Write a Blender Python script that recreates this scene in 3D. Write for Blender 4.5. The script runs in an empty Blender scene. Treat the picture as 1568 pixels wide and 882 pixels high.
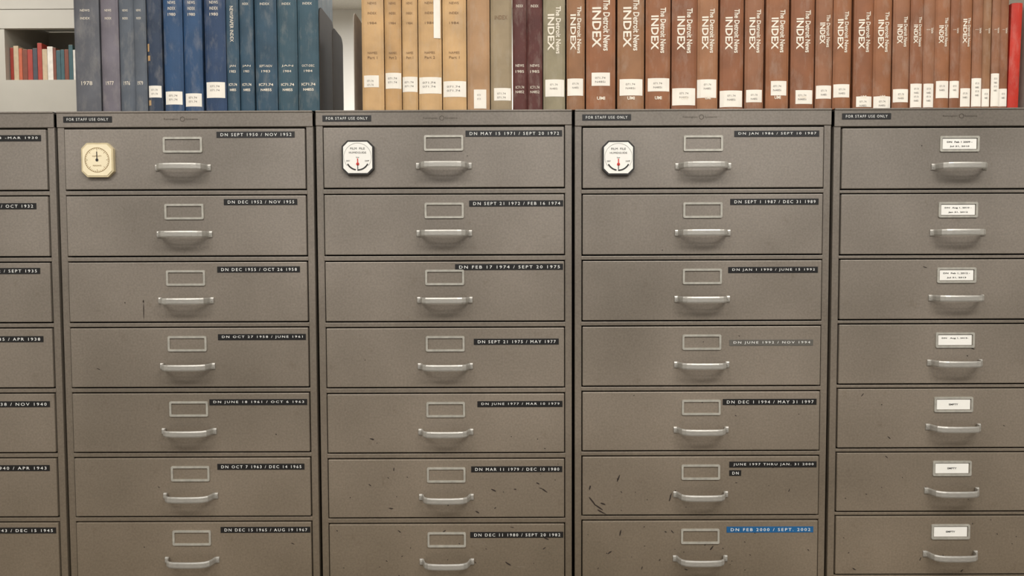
import bpy, math, random
import numpy as np
from mathutils import Vector, Euler, Matrix
random.seed(7)
H = 1.4525
F = 1100.0
# ---------------------------------------------------------------- measured layout
DH = 0.1155
DL, DW = 0.0175, 0.4639
PITK={0:0.1284,1:0.1284,2:0.1295,3:0.1282,4:0.1264,5:0.1264}
Z1={0:1.3025,1:1.3025,2:1.3040,3:1.3015,4:1.2985,5:1.2985}
LEFT = {0:(-290,-262),1:(104,121),2:(494,507),3:(893,894),4:(1287,1277),5:(1681,1657)}
RIGHT= {0:(75,95),1:(467,477),2:(863,865.5),3:(1259,1250),4:(1653,1634),5:(2045,2014)}
BOTS = {0:[291,392,493,593,691,790],1:[290,390,491,592,691,790],2:[287,390,491,593,692,791],3:[288,389,489,589,688,787],4:[290,389,488,586,684,782]}
def cabx(k): return (k-2)*0.5
def ztop(k,r): return Z1[k]+DH-PITK[k]*(r-1)

# ---------------------------------------------------------------- materials
def lin(c):
    c=c/255.0
    return c/12.92 if c<=0.04045 else ((c+0.055)/1.055)**2.4
def L(rgb): return (lin(rgb[0]),lin(rgb[1]),lin(rgb[2]),1)
MATS={}
def mat(name,rgb,rough=0.6,metal=0.0,var=0.12,scale=40,bump=0.0,bscale=400,spec=0.5,emit=0,stretch=None,wear=0.0):
    if name in MATS: return MATS[name]
    m=bpy.data.materials.new(name); m.use_nodes=True
    nt=m.node_tree; b=nt.nodes["Principled BSDF"]
    b.inputs["Roughness"].default_value=rough; b.inputs["Metallic"].default_value=metal
    b.inputs["Specular IOR Level"].default_value=spec
    tc=nt.nodes.new("ShaderNodeTexCoord"); src=tc.outputs["Object"]
    if stretch:
        mp=nt.nodes.new("ShaderNodeMapping"); mp.inputs["Scale"].default_value=stretch
        nt.links.new(src,mp.inputs["Vector"]); src=mp.outputs["Vector"]
    n=nt.nodes.new("ShaderNodeTexNoise"); n.inputs["Scale"].default_value=scale; n.inputs["Detail"].default_value=6
    nt.links.new(src,n.inputs["Vector"])
    r=nt.nodes.new("ShaderNodeValToRGB"); c=L(rgb)
    r.color_ramp.elements[0].position=0.3; r.color_ramp.elements[1].position=0.7
    r.color_ramp.elements[0].color=(c[0]*(1-var),c[1]*(1-var),c[2]*(1-var),1)
    r.color_ramp.elements[1].color=(min(1,c[0]*(1+var)),min(1,c[1]*(1+var)),min(1,c[2]*(1+var)),1)
    nt.links.new(n.outputs["Fac"],r.inputs["Fac"]); col=r.outputs["Color"]
    if wear:
        mp=nt.nodes.new("ShaderNodeMapping"); mp.inputs["Scale"].default_value=(1,1,0.35)
        nt.links.new(tc.outputs["Object"],mp.inputs["Vector"])
        n3=nt.nodes.new("ShaderNodeTexNoise"); n3.inputs["Scale"].default_value=70; n3.inputs["Detail"].default_value=8; n3.inputs["Roughness"].default_value=0.65
        nt.links.new(mp.outputs["Vector"],n3.inputs["Vector"])
        mr=nt.nodes.new("ShaderNodeMapRange"); mr.inputs[1].default_value=0.5; mr.inputs[2].default_value=0.72; mr.inputs[3].default_value=0; mr.inputs[4].default_value=wear
        nt.links.new(n3.outputs["Fac"],mr.inputs[0])
        mx=nt.nodes.new("ShaderNodeMix"); mx.data_type='RGBA'; mx.inputs[7].default_value=(c[0]*0.5+0.22,c[1]*0.5+0.20,c[2]*0.5+0.17,1)
        nt.links.new(mr.outputs[0],mx.inputs[0]); nt.links.new(col,mx.inputs[6]); col=mx.outputs[2]
    nt.links.new(col,b.inputs["Base Color"])
    if bump:
        n2=nt.nodes.new("ShaderNodeTexNoise"); n2.inputs["Scale"].default_value=bscale; n2.inputs["Detail"].default_value=3
        nt.links.new(tc.outputs["Object"],n2.inputs["Vector"])
        bp=nt.nodes.new("ShaderNodeBump"); bp.inputs["Strength"].default_value=bump; bp.inputs["Distance"].default_value=0.001
        nt.links.new(n2.outputs["Fac"],bp.inputs["Height"]); nt.links.new(bp.outputs["Normal"],b.inputs["Normal"])
    if emit:
        b.inputs["Emission Color"].default_value=c; b.inputs["Emission Strength"].default_value=emit
    MATS[name]=m; return m

def painted_steel(name,rgb):
    m=bpy.data.materials.new(name); m.use_nodes=True
    nt=m.node_tree; b=nt.nodes["Principled BSDF"]; N=nt.nodes.new; K=nt.links.new
    g=N("ShaderNodeNewGeometry")
    def noise(scale,detail,rough=0.5,st=None):
        n=N("ShaderNodeTexNoise"); n.inputs["Scale"].default_value=scale; n.inputs["Detail"].default_value=detail; n.inputs["Roughness"].default_value=rough
        if st:
            mp=N("ShaderNodeMapping"); mp.inputs["Scale"].default_value=st[0]; mp.inputs["Rotation"].default_value=st[1]
            K(g.outputs["Position"],mp.inputs["Vector"]); K(mp.outputs["Vector"],n.inputs["Vector"])
        else: K(g.outputs["Position"],n.inputs["Vector"])
        return n
    def mul(cin,fac,col):
        mx=N("ShaderNodeMix"); mx.data_type='RGBA'; mx.blend_type='MULTIPLY'
        if isinstance(fac,(int,float)): mx.inputs[0].default_value=fac
        else: K(fac,mx.inputs[0])
        K(cin,mx.inputs[6])
        if isinstance(col,tuple): mx.inputs[7].default_value=col
        else: K(col,mx.inputs[7])
        return mx.outputs[2]
    def rng(src,a,b_,c_,d):
        mr=N("ShaderNodeMapRange"); mr.inputs[1].default_value=a; mr.inputs[2].default_value=b_; mr.inputs[3].default_value=c_; mr.inputs[4].default_value=d
        K(src,mr.inputs[0]); return mr.outputs[0]
    big=noise(3,4,0.5); fine=noise(260,2); mid=noise(35,5,0.7); scr=noise(20,5,0.75,((0.35,1,6),(0,0.5,0)))
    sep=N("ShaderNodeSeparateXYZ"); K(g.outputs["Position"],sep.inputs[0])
    low_tint=rng(sep.outputs["Z"],1.35,0.5,0,1)  # steel gets darker and browner towards the bottom
    c=L(rgb)
    rp=N("ShaderNodeValToRGB"); e=rp.color_ramp.elements
    e[0].position=0.32; e[0].color=(c[0]*0.82,c[1]*0.82,c[2]*0.80,1)
    e[1].position=0.68; e[1].color=(c[0]*1.18,c[1]*1.18,c[2]*1.18,1)
    K(big.outputs["Fac"],rp.inputs["Fac"])
    col=mul(rp.outputs["Color"],low_tint,(0.88,0.79,0.65,1))
    rp2=N("ShaderNodeValToRGB"); rp2.color_ramp.elements[0].position=0.3; rp2.color_ramp.elements[1].position=0.75
    rp2.color_ramp.elements[0].color=(0.86,0.86,0.86,1); rp2.color_ramp.elements[1].color=(1.1,1.1,1.1,1)
    K(fine.outputs["Fac"],rp2.inputs["Fac"]); col=mul(col,1.0,rp2.outputs["Color"])
    col=mul(col,rng(mid.outputs["Fac"],0.6,0.76,0,0.4),(0.62,0.56,0.48,1))
    mx=N("ShaderNodeMix"); mx.data_type='RGBA'; mx.inputs[7].default_value=(c[0]*1.5,c[1]*1.5,c[2]*1.5,1)
    K(rng(scr.outputs["Fac"],0.67,0.74,0,0.4),mx.inputs[0]); K(col,mx.inputs[6]); K(mx.outputs[2],b.inputs["Base Color"])
    b.inputs["Metallic"].default_value=0.25
    K(rng(big.outputs["Fac"],0.3,0.7,0.34,0.46),b.inputs["Roughness"])
    bp=N("ShaderNodeBump"); bp.inputs["Strength"].default_value=0.12; bp.inputs["Distance"].default_value=0.0006
    K(fine.outputs["Fac"],bp.inputs["Height"]); K(bp.outputs["Normal"],b.inputs["Normal"])
    return m
STEEL=painted_steel("painted_steel_grey",(127,120,112))
STEEL2=painted_steel("painted_steel_frame",(118,111,103))
DARK=mat("cabinet_recess_black",(12,11,10),0.8)  # near-black for the painted drawer-gap shade and the plinth
ALU=mat("aluminium_pull",(166,163,156),0.42,0.5,0.14,90,0.1,stretch=(1,1,12))
ALU2=mat("label_holder_metal",(170,167,157),0.42,0.35,0.14,120)
TAPE=mat("black_embossed_tape",(20,19,19),0.4)
TAPEB=mat("blue_embossed_tape",(20,82,128),0.4)
TAPEG=mat("faded_tape",(84,81,75),0.5)
TXT=mat("embossed_white",(222,222,218),0.6,var=0.03)
CARD=mat("white_card",(222,220,213),0.7,var=0.03)
INK=mat("black_ink",(35,33,32),0.7)
CREAM=mat("aged_dial_cream",(222,210,178),0.5,var=0.05)
RIM=mat("ivory_rim",(190,176,142),0.4,0.1)
GOLD=mat("brass_rim",(140,112,66),0.4,0.3)
RED=mat("red_pointer",(190,40,30),0.5)
STAIN=mat("dried_brown_stain",(38,28,22),0.55)
PLATE=mat("engraved_nameplate",(84,76,68),0.35,0.4)

# ---------------------------------------------------------------- mesh builder
class MB:
    def __init__(s): s.v=[]; s.f=[]; s.m=[]; s.mats=[]
    def mi(s,m):
        if m not in s.mats: s.mats.append(m)
        return s.mats.index(m)
    def add(s,vs,fs,m):
        o=len(s.v); i=s.mi(m); s.v+=[tuple(v) for v in vs]
        for f in fs: s.f.append([o+a for a in f]); s.m.append(i)
    def box(s,x0,x1,y0,y1,z0,z1,m,tf=None):
        vs=[(x,y,z) for x in (x0,x1) for y in (y0,y1) for z in (z0,z1)]
        if tf: vs=[tf(v) for v in vs]
        s.add(vs,[(0,1,3,2),(4,6,7,5),(0,4,5,1),(2,3,7,6),(0,2,6,4),(1,5,7,3)],m)
    def prism(s,pl,a0,a1,m,axis='y',tf=None):
        n=len(pl)
        if axis=='y': vs=[(p[0],a0,p[1]) for p in pl]+[(p[0],a1,p[1]) for p in pl]
        elif axis=='z': vs=[(p[0],p[1],a0) for p in pl]+[(p[0],p[1],a1) for p in pl]
        else: vs=[(a0,p[0],p[1]) for p in pl]+[(a1,p[0],p[1]) for p in pl]
        if tf: vs=[tf(v) for v in vs]
        s.add(vs,[list(range(n)),list(range(2*n-1,n-1,-1))]+[(i,i+n,(i+1)%n+n,(i+1)%n) for i in range(n)],m)
    def ring(s,outer,inner,a0,a1,m):
        n=len(outer)
        vs=[(p[0],a0,p[1]) for p in outer]+[(p[0],a0,p[1]) for p in inner]+[(p[0],a1,p[1]) for p in outer]+[(p[0],a1,p[1]) for p in inner]
        fs=[]
        for i in range(n):
            j=(i+1)%n
            fs+=[(i,j,n+j,n+i),(2*n+i,3*n+i,3*n+j,2*n+j),(i,2*n+i,2*n+j,j),(n+i,n+j,3*n+j,3*n+i)]
        s.add(vs,fs,m)
    def obj(s,name,parent=None,bevel=0,smooth=False,fix=True):
        me=bpy.data.meshes.new(name); me.from_pydata(s.v,[],s.f); 
        for m in s.mats: me.materials.append(m)
        me.polygons.foreach_set("material_index",s.m)
        if fix:
            import bmesh
            bm=bmesh.new(); bm.from_mesh(me); bmesh.ops.recalc_face_normals(bm,faces=bm.faces); bm.to_mesh(me); bm.free()
        if smooth: me.polygons.foreach_set("use_smooth",[True]*len(s.f))
        me.update()
        o=bpy.data.objects.new(name,me); bpy.context.scene.collection.objects.link(o)
        if parent: o.parent=parent
        if bevel:
            b=o.modifiers.new("bevel",'BEVEL'); b.width=bevel; b.segments=2; b.limit_method='ANGLE'; b.angle_limit=math.radians(40)
        return o
def rrect(x0,x1,z0,z1,r,n=5):
    out=[]
    for cx,cz,a in ((x1-r,z1-r,0),(x0+r,z1-r,90),(x0+r,z0+r,180),(x1-r,z0+r,270)):
        for i in range(n+1):
            t=math.radians(a+90*i/n); out.append((cx+r*math.cos(t),cz+r*math.sin(t)))
    return out
_tc={}
def tmesh(s,bold=0.0,sp=1.0):
    key=(s,bold,sp)
    if key in _tc: return _tc[key]
    cu=bpy.data.curves.new("t",'FONT'); cu.body=s; cu.resolution_u=2; cu.offset=bold; cu.space_character=sp
    o=bpy.data.objects.new("t",cu); bpy.context.scene.collection.objects.link(o)
    bpy.context.view_layer.update()
    dg=bpy.context.evaluated_depsgraph_get(); e=o.evaluated_get(dg); me=e.to_mesh()
    v=np.array([(a.co.x,a.co.y) for a in me.vertices]); f=[list(p.vertices) for p in me.polygons]
    e.to_mesh_clear(); bpy.data.objects.remove(o); bpy.data.curves.remove(cu)
    v=(v-v.min(0))/(v.max(0)-v.min(0)); _tc[key]=(v,f); return _tc[key]
def text(mb,s,x0,x1,z0,z1,y,m,bold=0.0,sp=1.0,rot=False):
    v,f=tmesh(s,bold,sp)
    if rot: vs=[(x0+b*(x1-x0),y,z1-a*(z1-z0)) for a,b in v]
    else: vs=[(x0+a*(x1-x0),y,z0+b*(z1-z0)) for a,b in v]
    mb.add(vs,f,m)

# ---------------------------------------------------------------- cabinets
LABELS={
0:["DN JAN 1928 -MAR 1930","DN APR 1930 / OCT 1932","DN NOV 1932 / SEPT 1935","DN OCT 1935 / APR 1938","DN MAY 1938 / NOV 1940","DN DEC 1940 / APR 1943","DN MAY 1943 / DEC 15 1945"],
1:["DN SEPT 1950 / NOV 1952","DN DEC 1952 / NOV 1955","DN DEC 1955 / OCT 26 1958","DN OCT 27 1958 / JUNE 1961","DN JUNE 18 1961 / OCT 6 1963","DN OCT 7 1963 / DEC 14 1965","DN DEC 15 1965 / AUG 19 1967"],
2:["DN MAY 15 1971 / SEPT 20 1972","DN SEPT 21 1972 / FEB 16 1974","DN FEB 17 1974 / SEPT 20 1975","DN SEPT 21 1975 / MAY 1977","DN JUNE 1977 / MAR 10 1979","DN MAR 11 1979 / DEC 10 1980","DN DEC 11 1980 / SEPT 20 1982"],
3:["DN JAN 1986 / SEPT 10 1987","DN SEPT 1 1987 / DEC 31 1989","DN JAN 1 1990 / JUNE 15 1992","DN JUNE 1992 / NOV 1994","DN DEC 1 1994 / MAY 31 1997","JUNE 1997 THRU JAN. 31 2000","DN FEB 2000 / SEPT. 2002"]}
LPX={
0:[(-60,68,213),(-60,61,316),(-60,67,415),(-55,72,519),(-55,82,617),(-50,82,715),(-50,92,811)],
1:[(334,452,208),(345,456,309),(335,460,412),(336,469,516),(323,471,615),(335,467,714),(340,476,811)],
2:[(712,860,206),(718,862,313),(697,862,409),(726,856,524),(732,862,618),(723,862,717),(722,864,817)],
3:[(1123,1252,207),(1117,1251,310),(1114,1250,413),(1116,1243,524),(1106,1248,614),(1116,1248,710),(1112,1243,810)]}
def lx(k,r,px):
    t=(r-1)/6; a=LEFT[k][0]*(1-t)+LEFT[k][1]*t; b=RIGHT[k][0]*(1-t)+RIGHT[k][1]*t
    return cabx(k)+DL+DW*(px-a)/(b-a)
def lz(k,r,py):
    b=(BOTS[k]+[BOTS[k][5]+98.5])[r-1]; s=788-3*(r-1)
    return ztop(k,r)-DH+(b-py)/s
YF=-0.004
CARDS=[("DN  Feb 1 2009 -","Jul 31, 2010"),("DN  Aug 1, 2010 -","Jan 31, 2012"),("DN  Feb 1, 2012 -","Jul 31, 2013"),("DN   Aug 1, 2013-",),("EMPTY",),("EMPTY",),("EMPTY",)]
NR=10
def handle(mb,cx,cz):
    prof=[(-0.0535,0),(-0.0475,0),(-0.0448,-0.003),(-0.0430,-0.012),(-0.0400,-0.019),(-0.034,-0.0235),(-0.026,-0.0255),(-0.013,-0.0265)]
    prof=prof+[(0,-0.0268)]+[(-a,b) for a,b in reversed(prof)]
    n=len(prof); t=0.0026
    nor=[]
    for i in range(n):
        a=Vector(prof[max(0,i-1)]); b=Vector(prof[min(n-1,i+1)]); d=(b-a).normalized(); nor.append(Vector((d.y,-d.x)))
    vs=[];fs=[]
    sec=[(-0.5,0),(-0.5,0.6),(-0.3,1),(0.3,1),(0.5,0.6),(0.5,0)]
    for i in range(n):
        p=Vector(prof[i]); w=0.0120
        for a,b in sec:
            qv=p+nor[i]*t*b
            vs.append((cx+qv.x,YF+qv.y,cz+a*w))
    m=len(sec)
    for i in range(n-1):
        for j in range(m):
            k2=(j+1)%m; fs.append((i*m+j,(i+1)*m+j,(i+1)*m+k2,i*m+k2))
    fs.append(list(range(m))); fs.append([(n-1)*m+j for j in range(m)][::-1])
    mb.add(vs,fs,ALU)
    for sx in (-0.0502,0.0502):
        pl=[(cx+sx+0.0016*math.cos(a*math.pi/4),cz+0.0016*math.sin(a*math.pi/4)) for a in range(8)]
        mb.prism(pl,YF-0.0034,YF-0.0022,ALU)
def octo(cx,cz,w,h,c):
    return [(cx-w/2+c,cz-h/2),(cx+w/2-c,cz-h/2),(cx+w/2,cz-h/2+c),(cx+w/2,cz+h/2-c),(cx+w/2-c,cz+h/2),(cx-w/2+c,cz+h/2),(cx-w/2,cz+h/2-c),(cx-w/2,cz-h/2+c)]
def arc(mb,cx,cz,r0,r1,a0,a1,y,m,n=24):
    vs=[];fs=[]
    for i in range(n+1):
        t=math.radians(a0+(a1-a0)*i/n)
        vs+=[(cx+r0*math.cos(t),y,cz+r0*math.sin(t)),(cx+r1*math.cos(t),y,cz+r1*math.sin(t))]
    for i in range(n): fs.append((2*i,2*i+1,2*i+3,2*i+2))
    mb.add(vs,fs,m)
def blob(mb,cx,cz,a,b,ang,m=None,y=YF-0.0003):
    n=10; vs=[]
    for i in range(n):
        t=2*math.pi*i/n; rr=random.uniform(0.7,1.15)
        u=a*rr*math.cos(t); v=b*rr*math.sin(t)
        vs.append((cx+u*math.cos(ang)-v*math.sin(ang),y,cz+u*math.sin(ang)+v*math.cos(ang)))
    mb.add(vs,[list(range(n))],m or STAIN)

for k in range(0,6):
    X=cabx(k)
    root=bpy.data.objects.new("microfilm_cabinet",None); bpy.context.scene.collection.objects.link(root)
    x0,x1=X+0.0025,X+0.4965
    mb=MB()
    HEAD=H-ztop(k,1)
    mb.box(x0+0.001,x1-0.001,0.010,0.70,0.03,H-0.002,STEEL2)
    mb.box(x0+0.02,x1-0.02,0.03,0.68,0.0,0.03,DARK)
    mb.box(x0,X+DL-0.0020,-0.001,0.012,0.03,H-0.003,STEEL2)
    mb.box(X+DL+DW+0.0020,x1,-0.001,0.012,0.03,H-0.003,STEEL2)
    mb.box(x0,x1,-0.003,0.02,H-HEAD+0.004,H,STEEL2)
    mb.box(x0,x1,-0.0045,0.70,H-0.0035,H,STEEL2)
    for r in range(1,NR+1):
        zb=ztop(k,r)-DH; g=PITK[k]-DH
        mb.box(X+DL-0.003,X+DL+DW+0.003,-0.0022,0.012,zb-g+0.0024,zb-0.0028,STEEL2)
    mb.box(x0,x1,0.0,0.012,0.03,ztop(k,NR)-DH-0.008,STEEL2)
    mb.obj("body",root,bevel=0.0009)
    rc=MB()
    rc.box(X+DL-0.001,X+DL+DW+0.001,0.0085,0.0098,ztop(k,NR)-DH,H-HEAD+0.003,DARK)  # thin black sheet, paints the shade seen in the gaps around drawers
    rc.obj("gap_shade_sheet",root)
    dr=MB(); hw=MB(); lab=MB(); tx=MB(); st=MB()
    for r in range(1,NR+1):
        zt=ztop(k,r); zb=zt-DH
        dr.box(X+DL,X+DL+DW,YF,0.0085,zb,zt,STEEL)
        cx=X+DL+DW/2-(0.0035 if k==1 else 0)-(0.007 if k>=4 else 0); hz=zt-0.0745; cz=zt-0.0305
        handle(hw,cx,hz)
        o=rrect(cx-0.0378,cx+0.0378,cz-0.0150,cz+0.0150,0.003); i=rrect(cx-0.0340,cx+0.0340,cz-0.0110,cz+0.0110,0.0015)
        hw.ring(o,i,YF-0.0022,YF,ALU2)
        if k>=4 and r<=7:
            lab.box(cx-0.0325,cx+0.0325,YF-0.0008,YF,cz-0.0098,cz+0.0098,CARD)
            c=CARDS[r-1]
            for j,s in enumerate(c):
                w=0.0035*len(s)*0.40+0.002
                zc=cz+(0.0035 if len(c)==2 or len(s)>8 else 0)-j*0.0085
                text(tx,s,cx-w,cx+w,zc-0.0016,zc+0.0018,YF-0.0011,INK,0.025)
    if k in LABELS:
        for r in range(1,8):
            a,b,y=LPX[k][r-1]; s=LABELS[k][r-1]
            xa,xb,zc=lx(k,r,a),lx(k,r,b),lz(k,r,y)
            xb=min(xb,X+DL+DW+0.0005)
            m=TAPE
            if k==3 and r==7: m=TAPEB
            if k==3 and r==4: m=TAPEG
            lab.box(xa,xb,YF-0.0006,YF,zc-0.0059,zc+0.0059,m)
            text(tx,s,xa+0.008,xb-0.006,zc-0.0029,zc+0.0029,YF-0.0009,TXT,0.0,1.35)
        if k==3:
            xa,xb,zc=lx(3,6,1116),lx(3,6,1134),lz(3,6,723)
            lab.box(xa,xb,YF-0.0006,YF,zc-0.0056,zc+0.0056,TAPE); text(tx,"DN",xa+0.006,xb-0.005,zc-0.0027,zc+0.0027,YF-0.0009,TXT,0,1.3)
    if k>=1:
        a={1:0.016,2:0.016,3:0.0165,4:0.0165,5:0.016}[k]; zc=H-0.0155
        lab.box(X+a,X+a+0.094,-0.0037,-0.003,zc-0.0058,zc+0.0058,TAPE)
        text(tx,"FOR STAFF USE ONLY",X+a+0.007,X+a+0.087,zc-0.0026,zc+0.0026,-0.0040,TXT,0,1.3)
        xc=X+0.25-0.004
        text(tx,"Remington",xc-0.036,xc-0.008,zc-0.0025,zc+0.002,-0.0033,PLATE)
        text(tx,"Systems",xc+0.006,xc+0.030,zc-0.0025,zc+0.002,-0.0033,PLATE)
        arc(tx,xc,zc,0.0035,0.0048,0,360,-0.0033,PLATE)
    dr.obj("drawer_fronts",root,bevel=0.0012)
    hw.obj("pulls_and_label_holders",root)
    if lab.v: lab.obj("label_tapes",root)
    if tx.v: tx.obj("label_lettering",root,fix=False)
    dens={0:[0,0,0,0,0,1,1],1:[0,0,0,1,1,1,2],2:[1,0,0,1,5,14,16],3:[0,1,0,2,5,16,24],4:[1,0,1,2,5,9,12],5:[0]*7}[k]
    for r in range(1,8):
        for _ in range(dens[r-1]):
            px=X+DL+random.uniform(0.01,DW-0.01); pz=ztop(k,r)-random.uniform(0.006,DH-0.006)
            l=random.choice([0.0010,0.0013,0.0018,0.0024,0.0042]) ; blob(st,px,pz,l,random.uniform(0.0008,0.0012),random.uniform(-0.9,-0.2) if random.random()<0.6 else random.uniform(0.3,1.5))
    if k==1:
        x=lx(1,3,222); blob(st,x,lz(1,3,474),0.017,0.0008,math.pi/2); blob(st,x,lz(1,3,460),0.003,0.0016,math.pi/2)
        blob(st,lx(1,3,194),lz(1,3,462),0.0012,0.0016,0)
    if k==3:
        for (a,b,l,an) in [(908,765,0.014,-0.9),(918,775,0.012,-0.6),(922,782,0.011,-0.5),(905,745,0.006,1.3),(948,731,0.008,1.2),(951,815,0.007,1.3),(925,770,0.006,-.4),(1027,760,0.009,1.3),(1090,838,0.006,0.9),(935,845,0.005,0.6)]:
            r=6 if b<795 else 7; blob(st,lx(3,r,a),lz(3,r,b),l,0.0015,an)
    if k==2:
        for (a,b,l,an) in [(757,749,0.006,0.5),(835,750,0.007,0.6),(825,739,0.004,0.4),(600,777,0.005,0.1),(570,671,0.005,0.3),(732,783,0.005,0.5),(838,823,0.006,0.5),(780,862,0.007,0.6),(790,748,0.003,0.2)]:
            r=5 if b<693 else 6 if b<795 else 7; blob(st,lx(2,r,a),lz(2,r,b),l,0.0015,-an)
    if st.v: st.obj("stains",root,fix=False)
    if k in (1,2,3):
        gx={1:lx(1,1,156),2:lx(2,1,547.5),3:lx(3,1,946.5)}[k]; gz=lz(k,1,{1:246,2:242,3:243}[k])
        g=MB(); w,h=0.0615,0.0655; yb=YF-0.007
        g.prism(octo(gx,gz,w,h,0.011),yb,YF,RIM if k==1 else INK)
        g.prism(octo(gx,gz,w-0.006,h-0.006,0.0095),yb-0.0008,yb,CREAM if k==1 else CARD)
        y=yb-0.0012
        if k==1:
            for i in range(40):
                t=2*math.pi*i/40
                ra=0.0205 if i%5 else 0.018
                c,s=math.cos(t),math.sin(t); nx,nz=-s*0.0004,c*0.0004
                g.add([(gx+ra*c-nx,y,gz+ra*s-nz),(gx+0.023*c-nx,y,gz+0.023*s-nz),(gx+0.023*c+nx,y,gz+0.023*s+nz),(gx+ra*c+nx,y,gz+ra*s+nz)],[(0,1,2,3)],GOLD)
            arc(g,gx,gz,0.023,0.0237,0,360,y,GOLD,40)
            text(g,"HUMIDITY",gx-0.009,gx+0.009,gz+0.006,gz+0.0085,y,GOLD)
            text(g,"READING",gx-0.008,gx+0.008,gz-0.012,gz-0.0095,y,GOLD)
            arc(g,gx,gz,0,0.0028,0,360,y-0.0003,INK)
            g.box(gx-0.0007,gx+0.0007,y-0.0006,y-0.0002,gz,gz+0.016,INK)
        else:
            arc(g,gx,gz+0.001,0.0262,0.0266,-40,220,y,INK,40)
            text(g,"FILM  FILE",gx-0.014,gx+0.014,gz+0.015,gz+0.0190,y,INK)
            text(g,"HUMIDGUIDE",gx-0.0165,gx+0.0165,gz+0.0075,gz+0.0112,y,INK)
            text(g,"low",gx-0.003,gx+0.003,gz-0.001,gz+0.002,y,INK)
            arc(g,gx,gz-0.002,0.0205,0.0232,-152,-100,y,INK)
            arc(g,gx,gz-0.002,0.0205,0.0232,-92,-28,y,INK)
            text(g,"DRY",gx-0.022,gx-0.015,gz-0.008,gz-0.005,y,INK); text(g,"DAMP",gx+0.014,gx+0.022,gz-0.008,gz-0.005,y,INK)
            arc(g,gx,gz-0.0125,0,0.0030,0,360,y-0.0002,RED)
            g.box(gx-0.0009,gx+0.0009,y-0.0006,y-0.0001,gz-0.0125,gz-0.002,RED)
            g.box(gx-0.0006,gx+0.0006,y-0.0006,y-0.0001,gz-0.022,gz-0.0125,INK)
        g.obj("humidity_gauge",root)

# ---------------------------------------------------------------- books on top
XPX=[-309,90,481,879,1275,1672]; XM=[-1,-.5,0,.5,1,1.5]
def bx(px): return float(np.interp(px,XPX,XM))
def bz(py): return H+(168-py)/796.0
def cloth(name,rgb): return mat("book_cloth_"+name,rgb,0.62,0,0.16,22,0.25,900,0.35,wear=0.34)
C={'slate':cloth('slate',(84,85,90)),'mauve':cloth('mauve',(102,97,104)),'slate2':cloth('slate2',(79,85,93)),'navy':cloth('navy',(38,51,70)),
'blue':cloth('blue',(38,66,98)),'blue2':cloth('blue2',(36,57,86)),'teal':cloth('teal',(44,68,84)),'teal2':cloth('teal2',(50,74,85)),
'tan':cloth('tan',(182,148,104)),'tan2':cloth('tan2',(172,137,93)),'tan3':cloth('tan3',(158,124,90)),'khaki':cloth('khaki',(140,124,98)),
'maroon':cloth('maroon',(78,38,33)),'olive':cloth('olive',(132,123,99)),'br1':cloth('br1',(132,94,64)),'br2':cloth('br2',(132,86,56)),
'br3':cloth('br3',(124,79,52)),'br4':cloth('br4',(142,99,68)),'br5':cloth('br5',(130,88,62)),'red':cloth('red',(172,42,26))}
PAGES=mat("page_block",(214,204,182),0.8,0,0.12,300,stretch=(40,1,1))
FOIL=mat("spine_foil_white",(216,207,190),0.5,var=0.05)
FOILD=mat("spine_foil_brown",(116,86,52),0.5,var=0.05)
LBL=mat("spine_label_paper",(220,214,202),0.7,var=0.05)
LBLT=mat("spine_label_type",(96,90,84),0.7)
def book(mb,x0,x1,dep,h,c,yf=0.004,lean=0.0):
    w=x1-x0; bul=min(0.006,w*0.18); t=0.0022; n=8
    z0=H+0.0006
    tf=lambda v:(v[0]+(v[2]-z0)*lean,v[1],v[2])
    def sp(x,x0=x0,w=w): 
        u=(x-x0)/w*2-1; u=max(-1,min(1,u)); return yf+bul*(1-math.sqrt(max(0,1-(u*0.98)**2)))
    outer=[(x0+w*i/n,sp(x0+w*i/n)) for i in range(n+1)]
    inner=[(x0+t+(w-2*t)*i/n,sp(x0+w*i/n)+t) for i in range(n+1)]
    poly=[(x0,yf+dep)]+outer+[(x1,yf+dep),(x1-t,yf+dep)]+inner[::-1]+[(x0+t,yf+dep)]
    m=len(poly)
    vs=[(p[0],p[1],z0) for p in poly]+[(p[0],p[1],z0+h) for p in poly]
    vs=[tf(v) for v in vs]
    fs=[(i,(i+1)%m,(i+1)%m+m,i+m) for i in range(m)]
    oi=[0]+list(range(1,n+2))+[n+2]; ii=[m-1]+[m-2-i for i in range(n+1)]+[n+3]
    for i in range(len(oi)-1):
        fs.append((oi[i],oi[i+1],ii[i+1],ii[i])); fs.append((oi[i]+m,ii[i]+m,ii[i+1]+m,oi[i+1]+m))
    mb.add(vs,fs,c)
    mb.box(x0+t,x1-t,yf+bul+t+0.001,yf+dep-0.004,z0+0.003,z0+h-0.003,PAGES,tf)
    return sp,tf
def patch(mb,x0,x1,z0,z1,sp,tf,m,off=0.0004,n=6):
    vs=[];fs=[]
    for i in range(n+1):
        x=x0+(x1-x0)*i/n; vs+=[tf((x,sp(x)-off,z0)),tf((x,sp(x)-off,z1))]
    for i in range(n): fs.append((2*i,2*i+2,2*i+3,2*i+1))
    mb.add(vs,fs,m)
def stext(mb,s,x0,x1,z0,z1,sp,tf,m,bold=0,rot=False,off=0.0006,spc=1.0):
    v,f=tmesh(s,bold,spc)
    if rot: vs=[(x0+b*(x1-x0),z1-a*(z1-z0)) for a,b in v]
    else: vs=[(x0+a*(x1-x0),z0+b*(z1-z0)) for a,b in v]
    mb.add([tf((p[0],sp(p[0])-off,p[1])) for p in vs],f,m)

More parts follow.
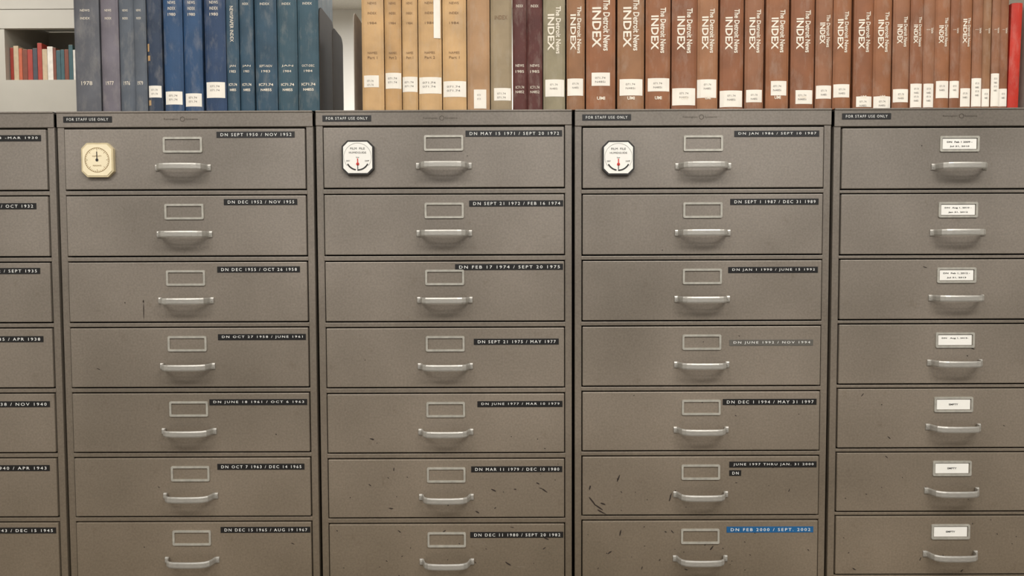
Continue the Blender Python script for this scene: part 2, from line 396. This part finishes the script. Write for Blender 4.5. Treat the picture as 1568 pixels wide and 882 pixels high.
BLUE=[(118,155,'slate',None,'y'),(158,184,'mauve',None,'y'),(186,207,'slate2',None,'y'),(208,226,'slate2',None,'y'),(228,249,'navy',(128,146),''),
(253,281,'blue',(137,157),'n'),(283,310,'blue',(140,160),'n'),(315,346,'blue2',(123,147),'n'),(348,366,'teal',None,'v'),(368,388,'teal',None,'t'),(391,423,'teal',None,'t'),(425,454,'teal2',None,'t'),(456,487,'teal2',None,'t')]
years=iter(["1978","1977","1976","1979"]); tt=iter([("JAN","1983"),("SEPT-NOV","1983"),("JAN","1984"),("OCT-DEC","1984")])
mb=MB()
for i,(a,b,c,lb,kind) in enumerate(BLUE):
    x0,x1=bx(a),bx(b)+0.0008; hgt=0.288+random.uniform(-0.008,0.008)
    sp,tf=book(mb,x0,x1,0.115 if i>10 else 0.2,hgt,C[c],0.003+random.uniform(0,0.002),0.0)
    w=x1-x0
    if lb:
        patch(mb,x0+w*0.06,x1-w*0.06,bz(lb[1]),bz(lb[0]),sp,tf,LBL)
        for j in range(2): stext(mb,"071.74",x0+w*0.25,x1-w*0.3,bz(lb[0]+8+j*6),bz(lb[0]+5+j*6),sp,tf,LBLT)
    if kind=='y':
        yy=next(years); stext(mb,yy,x0+w*0.28,x1-w*0.28,bz(127),bz(121),sp,tf,FOIL)
        for j,s in enumerate(["NEWS","INDEX"]): stext(mb,s,x0+w*0.31,x1-w*0.31,bz(15.5+j*12),bz(12+j*12),sp,tf,FOIL)
    if kind=='n':
        for j,s in enumerate(["NEWS","INDEX","1980"]): stext(mb,s,x0+w*0.30,x1-w*0.30,bz(4.5+j*9),bz(0+j*9),sp,tf,FOIL)
    if kind=='v': stext(mb,"NEWSPAPER INDEX",x0+w*0.36,x1-w*0.36,bz(62),bz(8),sp,tf,FOIL,rot=True); stext(mb,"JAN",x0+w*.25,x1-w*.25,bz(101),bz(97),sp,tf,FOIL); stext(mb,"1983",x0+w*.25,x1-w*.25,bz(109),bz(105),sp,tf,FOIL)
    if kind=='t':
        a1,a2=next(tt); stext(mb,"INDEX",x0+w*0.28,x1-w*0.28,bz(6.5),bz(3),sp,tf,FOIL)
        stext(mb,a1,x0+w*0.2,x1-w*0.2,bz(100.5),bz(97),sp,tf,FOIL); stext(mb,a2,x0+w*0.3,x1-w*0.3,bz(108.5),bz(105),sp,tf,FOIL)
    if kind in('t','v'):
        stext(mb,"IC71.74",x0+w*0.17,x1-w*0.17,bz(129),bz(125),sp,tf,FOIL,0.02); stext(mb,"N4855",x0+w*0.25,x1-w*0.25,bz(137),bz(133),sp,tf,FOIL,0.02)
    if c=='navy':
        for (a2,b2) in ((64,76),(82,90),(150,158)):
            patch(mb,x0+w*0.03,x0+w*random.uniform(.15,.35),bz(b2),bz(a2),sp,tf,C['tan2'])
mb.obj("blue_bound_index_volumes")

TAN=[(554,587,'tan',(557,580,114,132)),(589,614,'tan2',(590,614,110,134)),(616,639,'tan',(616,639,116,139)),(641,676,'tan',(642,676,117,142)),(678,714,'tan',(679,714,123,147)),
(716,750,'tan3',(726,745,136,165)),(752,784,'khaki',(757,783,134,153)),(786,807,'maroon',None),(808,831,'maroon',None)]
mb=MB()
for i,(a,b,c,lb) in enumerate(TAN):
    x0,x1=bx(a),bx(b)+0.0006; w=x1-x0
    sp,tf=book(mb,x0,x1,0.2,0.285+random.uniform(-0.01,0.01),C[c],0.003+random.uniform(0,0.002),0)
    if lb:
        patch(mb,bx(lb[0]),bx(lb[1]),bz(lb[3]),bz(lb[2]),sp,tf,LBL)
        for j in range(2): stext(mb,"071.74",bx(lb[0])+w*0.15,bx(lb[1])-w*0.25,bz(lb[2]+10+j*6),bz(lb[2]+7+j*6),sp,tf,LBLT)
    if i<5:
        for j,s in enumerate(["NEWS","INDEX","1984"]): stext(mb,s,x0+w*0.3,x1-w*0.3,bz(6.5+j*15),bz(3+j*15),sp,tf,FOILD)
        stext(mb,"NAMES",x0+w*0.28,x1-w*0.28,bz(81.5),bz(78),sp,tf,FOILD); stext(mb,"Part %d"%(i%2+1),x0+w*0.28,x1-w*0.28,bz(89),bz(85),sp,tf,FOILD)
    if c=='maroon':
        stext(mb,"INDEX",x0+w*0.25,x1-w*0.25,bz(12),bz(8),sp,tf,FOIL)
        for (s,z) in (("NEWS",98),("1985",107),("IC71.74",131),("N4852",138)): stext(mb,s,x0+w*0.2,x1-w*0.2,bz(z+4),bz(z),sp,tf,FOIL)
    if c=='khaki': stext(mb,"INDEX",x0+w*0.2,x1-w*0.2,bz(30),bz(24),sp,tf,FOILD)
    if i==3: patch(mb,bx(665),bx(675),bz(58),bz(-25),sp,tf,LBL,0.0008)
mb.obj("tan_bound_index_volumes")

BR=[(833,866,'olive',(836,865,121,147)),(869,896,'br1',(870,894,120,146)),(899,943,'br2',(907,935,111,131)),(947,987,'br1',(950,985,121,146)),(990,1027,'br2',(993,1026,120,140)),
(1030,1068,'br3',(1031,1066,135,161)),(1069,1100,'br4',(1067,1098,122,150)),(1104,1139,'br3',(1104,1138,139,164)),(1142,1170,'br5',(1144,1168,138,157)),(1174,1208,'br2',(1181,1205,125,147)),
(1212,1247,'br3',(1219,1245,139,160)),(1250,1275,'br5',(1251,1274,132,152)),(1277,1304,'br2',(1278,1302,130,150)),(1308,1337,'br3',(1312,1336,149,165)),(1338,1365,'br2',(1339,1365,149,167)),
(1368,1393,'br5',(1369,1392,138,158)),(1394,1413,'br3',(1395,1412,130,166)),(1414,1431,'br5',(1415,1430,130,166)),(1432,1454,'br2',(1434,1453,126,152)),(1455,1469,'br3',(1455,1469,126,152)),
(1470,1488,'br2',(1472,1487,137,165)),(1489,1504,'br5',(1489,1503,122,165)),(1505,1517,'br1',(1505,1516,138,165)),(1518,1530,'br5',(1518,1530,115,165)),(1531,1543,'br3',(1531,1543,138,165)),(1545,1561,'red',None)]
mb=MB()
for i,(a,b,c,lb) in enumerate(BR):
    x0,x1=bx(a),bx(b)+0.0007; w=x1-x0; wp=b-a
    lean=0.0
    if c=='red': lean=0.02
    sp,tf=book(mb,x0,x1,0.2,(0.262 if i>17 else 0.285)+random.uniform(-0.008,0.008) if c!='red' else 0.20,C[c],0.003+random.uniform(0,0.002),lean)
    if lb:
        patch(mb,max(x0,bx(lb[0])),min(x1,bx(lb[1])),bz(lb[3]),bz(lb[2]),sp,tf,LBL)
        n=2 if lb[3]-lb[2]<30 else 4
        for j in range(n): stext(mb,"071.74" if j%2==0 else "N485i",x0+w*0.3,x1-w*0.35,bz(lb[2]+9.5+j*6),bz(lb[2]+6.5+j*6),sp,tf,LBLT)
    if c!='red':
        if wp>=40: top,bot=0,78
        elif wp>=27: top,bot=(10,82)
        elif wp>=18: top,bot=(16,74)
        else: top,bot=(32,54)
        if wp<40: top+=min(14,i*0.8)
        stext(mb,"The Detroit News",x0+w*0.57,x0+w*0.80,bz(bot),bz(top),sp,tf,FOIL,0.02,rot=True)
        stext(mb,"INDEX",x0+w*0.20,x0+w*0.50,bz(bot-5),bz(top+12 if wp>18 else top+2),sp,tf,FOIL,0.022,rot=True)
        if i in (2,3,4,5,6,9,10,13,14,15): stext(mb,"UMI",x0+w*0.36,x0+w*0.64,bz(152.5),bz(147.5),sp,tf,FOIL,0.03)
mb.obj("brown_bound_index_volumes")

BE=mat("bookend_steel_dark",(50,45,40),0.7,0.0,spec=0.2); BE2=mat("bookend_steel_grey",(160,152,140),0.6,0.0)
def bookend(x,y0,dep,h,m,foot):
    b=MB(); r=0.018; n=6; pl=[(y0,H+0.0006),(y0+dep,H+0.0006)]
    for cy,a in ((y0+dep-r,0),(y0+r,90)):
        for i in range(n+1):
            t=math.radians(a+90*i/n); pl.append((cy+r*math.cos(t),H+h-r+r*math.sin(t)))
    b.prism(pl,x,x+0.0015,m,axis='x')
    b.box(min(x,x+foot),max(x+0.0015,x+foot),y0,y0+dep,H+0.0004,H+0.0018,m)
    b.obj("bookend",bevel=0.0004)
bookend(bx(488.5),0.006,0.11,0.203,BE,0.02)
bookend(bx(488.5)+0.0225,0.015,0.085,0.166,BE,0.018)
bookend(bx(537),0.03,0.10,0.200,BE2,0.012)
bookend(bx(1575),0.006,0.12,0.20,BE2,0.03)

# ---------------------------------------------------------------- room
WALL=mat("wall_paint",(232,230,224),0.85,var=0.03,scale=3)
def slab(name,x0,x1,y0,y1,z0,z1,m):
    b=MB(); b.box(x0,x1,y0,y1,z0,z1,m); return b.obj(name)
slab("floor",-4,5,-4,4,-0.1,0,mat("floor_vinyl",(110,102,90),0.5,0,0.15,12))
slab("ceiling",-4,5,-4,4,3.0,3.1,mat("ceiling_tile",(225,222,214),0.9,0,0.05,60))
slab("wall_back",-4.1,5.1,4.0,4.1,-0.1,3.1,WALL)
slab("wall_left",-4.1,-4.0,-4,4.0,-0.1,3.1,WALL)
slab("wall_right",5.0,5.1,-4,4.0,-0.1,3.1,WALL)
CR=mat("bookcase_cream_enamel",(170,166,156),0.5,0,0.04,6)
root=bpy.data.objects.new("bookcase",None); bpy.context.scene.collection.objects.link(root)
b=MB(); y0,y1=2.2,2.55
XA=[-3.65,-2.90,-2.15,-1.40]
for x in XA: b.box(x-0.02,x+0.02,y0,y1,0,2.396,CR)
b.box(XA[0],XA[-1],y1-0.01,y1+0.002,0.01,2.39,CR)
b.box(XA[0]-0.025,XA[-1]+0.025,y0-0.008,y1+0.004,2.398,2.46,CR)
b.box(XA[0],XA[-1],y0-0.004,y0+0.02,2.305,2.397,CR)
for z in (0.06,2.03):
    for i in range(3): b.box(XA[i]+0.0205,XA[i+1]-0.0205,y0+0.003,y1-0.011,z,z+0.025,CR)
for i in range(3): b.box(XA[i]+0.022,XA[i+1]-0.022,y0-0.006,y0+0.002,0.10,2.052,CR)
b.obj("case",root)
b=MB()
pal=[(200,196,188),(60,62,70),(150,50,38),(210,204,194),(48,80,86),(110,56,38),(60,50,46),(180,160,132),(176,86,56),(76,90,100)]
pm=[mat("bg_book_%d"%i,c,0.6) for i,c in enumerate(pal)]
for i in range(3):
    x=XA[i]+0.024
    while x<XA[i+1]-0.06:
        w=random.uniform(0.012,0.030); h=random.uniform(0.15,0.20); m=random.choice(pm)
        b.box(x,x+w,y0+0.03,y0+0.2,2.0555,2.055+h,m); b.box(x+0.002,x+w-0.002,y0+0.032,y0+0.198,2.055+h,2.055+h+0.001,PAGES)
        x+=w+0.0015
b.obj("shelved_books",root,bevel=0.001)

# ---------------------------------------------------------------- lights
FIX=mat("fixture_enamel",(235,235,232),0.5); DIF=mat("fixture_diffuser",(255,252,245),0.5,emit=3)
def fixture(x,y,lx_,ly_,power,z=2.94):
    r=bpy.data.objects.new("ceiling_light_fixture",None); bpy.context.scene.collection.objects.link(r)
    b=MB(); b.box(x-lx_/2-.03,x+lx_/2+.03,y-ly_/2-.03,y+ly_/2+.03,z,3.0,FIX); b.box(x-lx_/2,x+lx_/2,y-ly_/2,y+ly_/2,z-0.008,z,DIF); b.obj("housing",r)
    l=bpy.data.lights.new("tube",'AREA'); l.shape='RECTANGLE'; l.size=lx_; l.size_y=ly_; l.energy=power; l.color=(1,0.965,0.925)
    o=bpy.data.objects.new("tube",l); bpy.context.scene.collection.objects.link(o); o.location=(x,y,z-0.012); o.parent=r
fixture(-0.9,-1.7,1.8,0.6,46); fixture(1.5,-1.7,1.8,0.6,62)
fixture(-0.9,-3.2,1.8,0.6,42); fixture(1.5,-3.2,1.8,0.6,50)
fixture(-2.4,1.3,1.6,0.4,28); fixture(0.3,2.6,1.8,0.6,100); fixture(2.6,2.0,1.8,0.6,50)
w=bpy.data.worlds.new("World"); bpy.context.scene.world=w; w.use_nodes=True
w.node_tree.nodes["Background"].inputs[0].default_value=(1,0.97,0.94,1); w.node_tree.nodes["Background"].inputs[1].default_value=0.26

# ---------------------------------------------------------------- camera
cd=bpy.data.cameras.new("camera"); co=bpy.data.objects.new("camera",cd); bpy.context.scene.collection.objects.link(co)
cd.sensor_width=36; cd.lens=F/1568*36
co.location=(0.3828,-1.3997,1.1699); co.rotation_euler=(math.pi/2-0.0437,0.0037,0.0018)
bpy.context.scene.camera=co
bpy.context.scene.view_settings.view_transform='Standard'
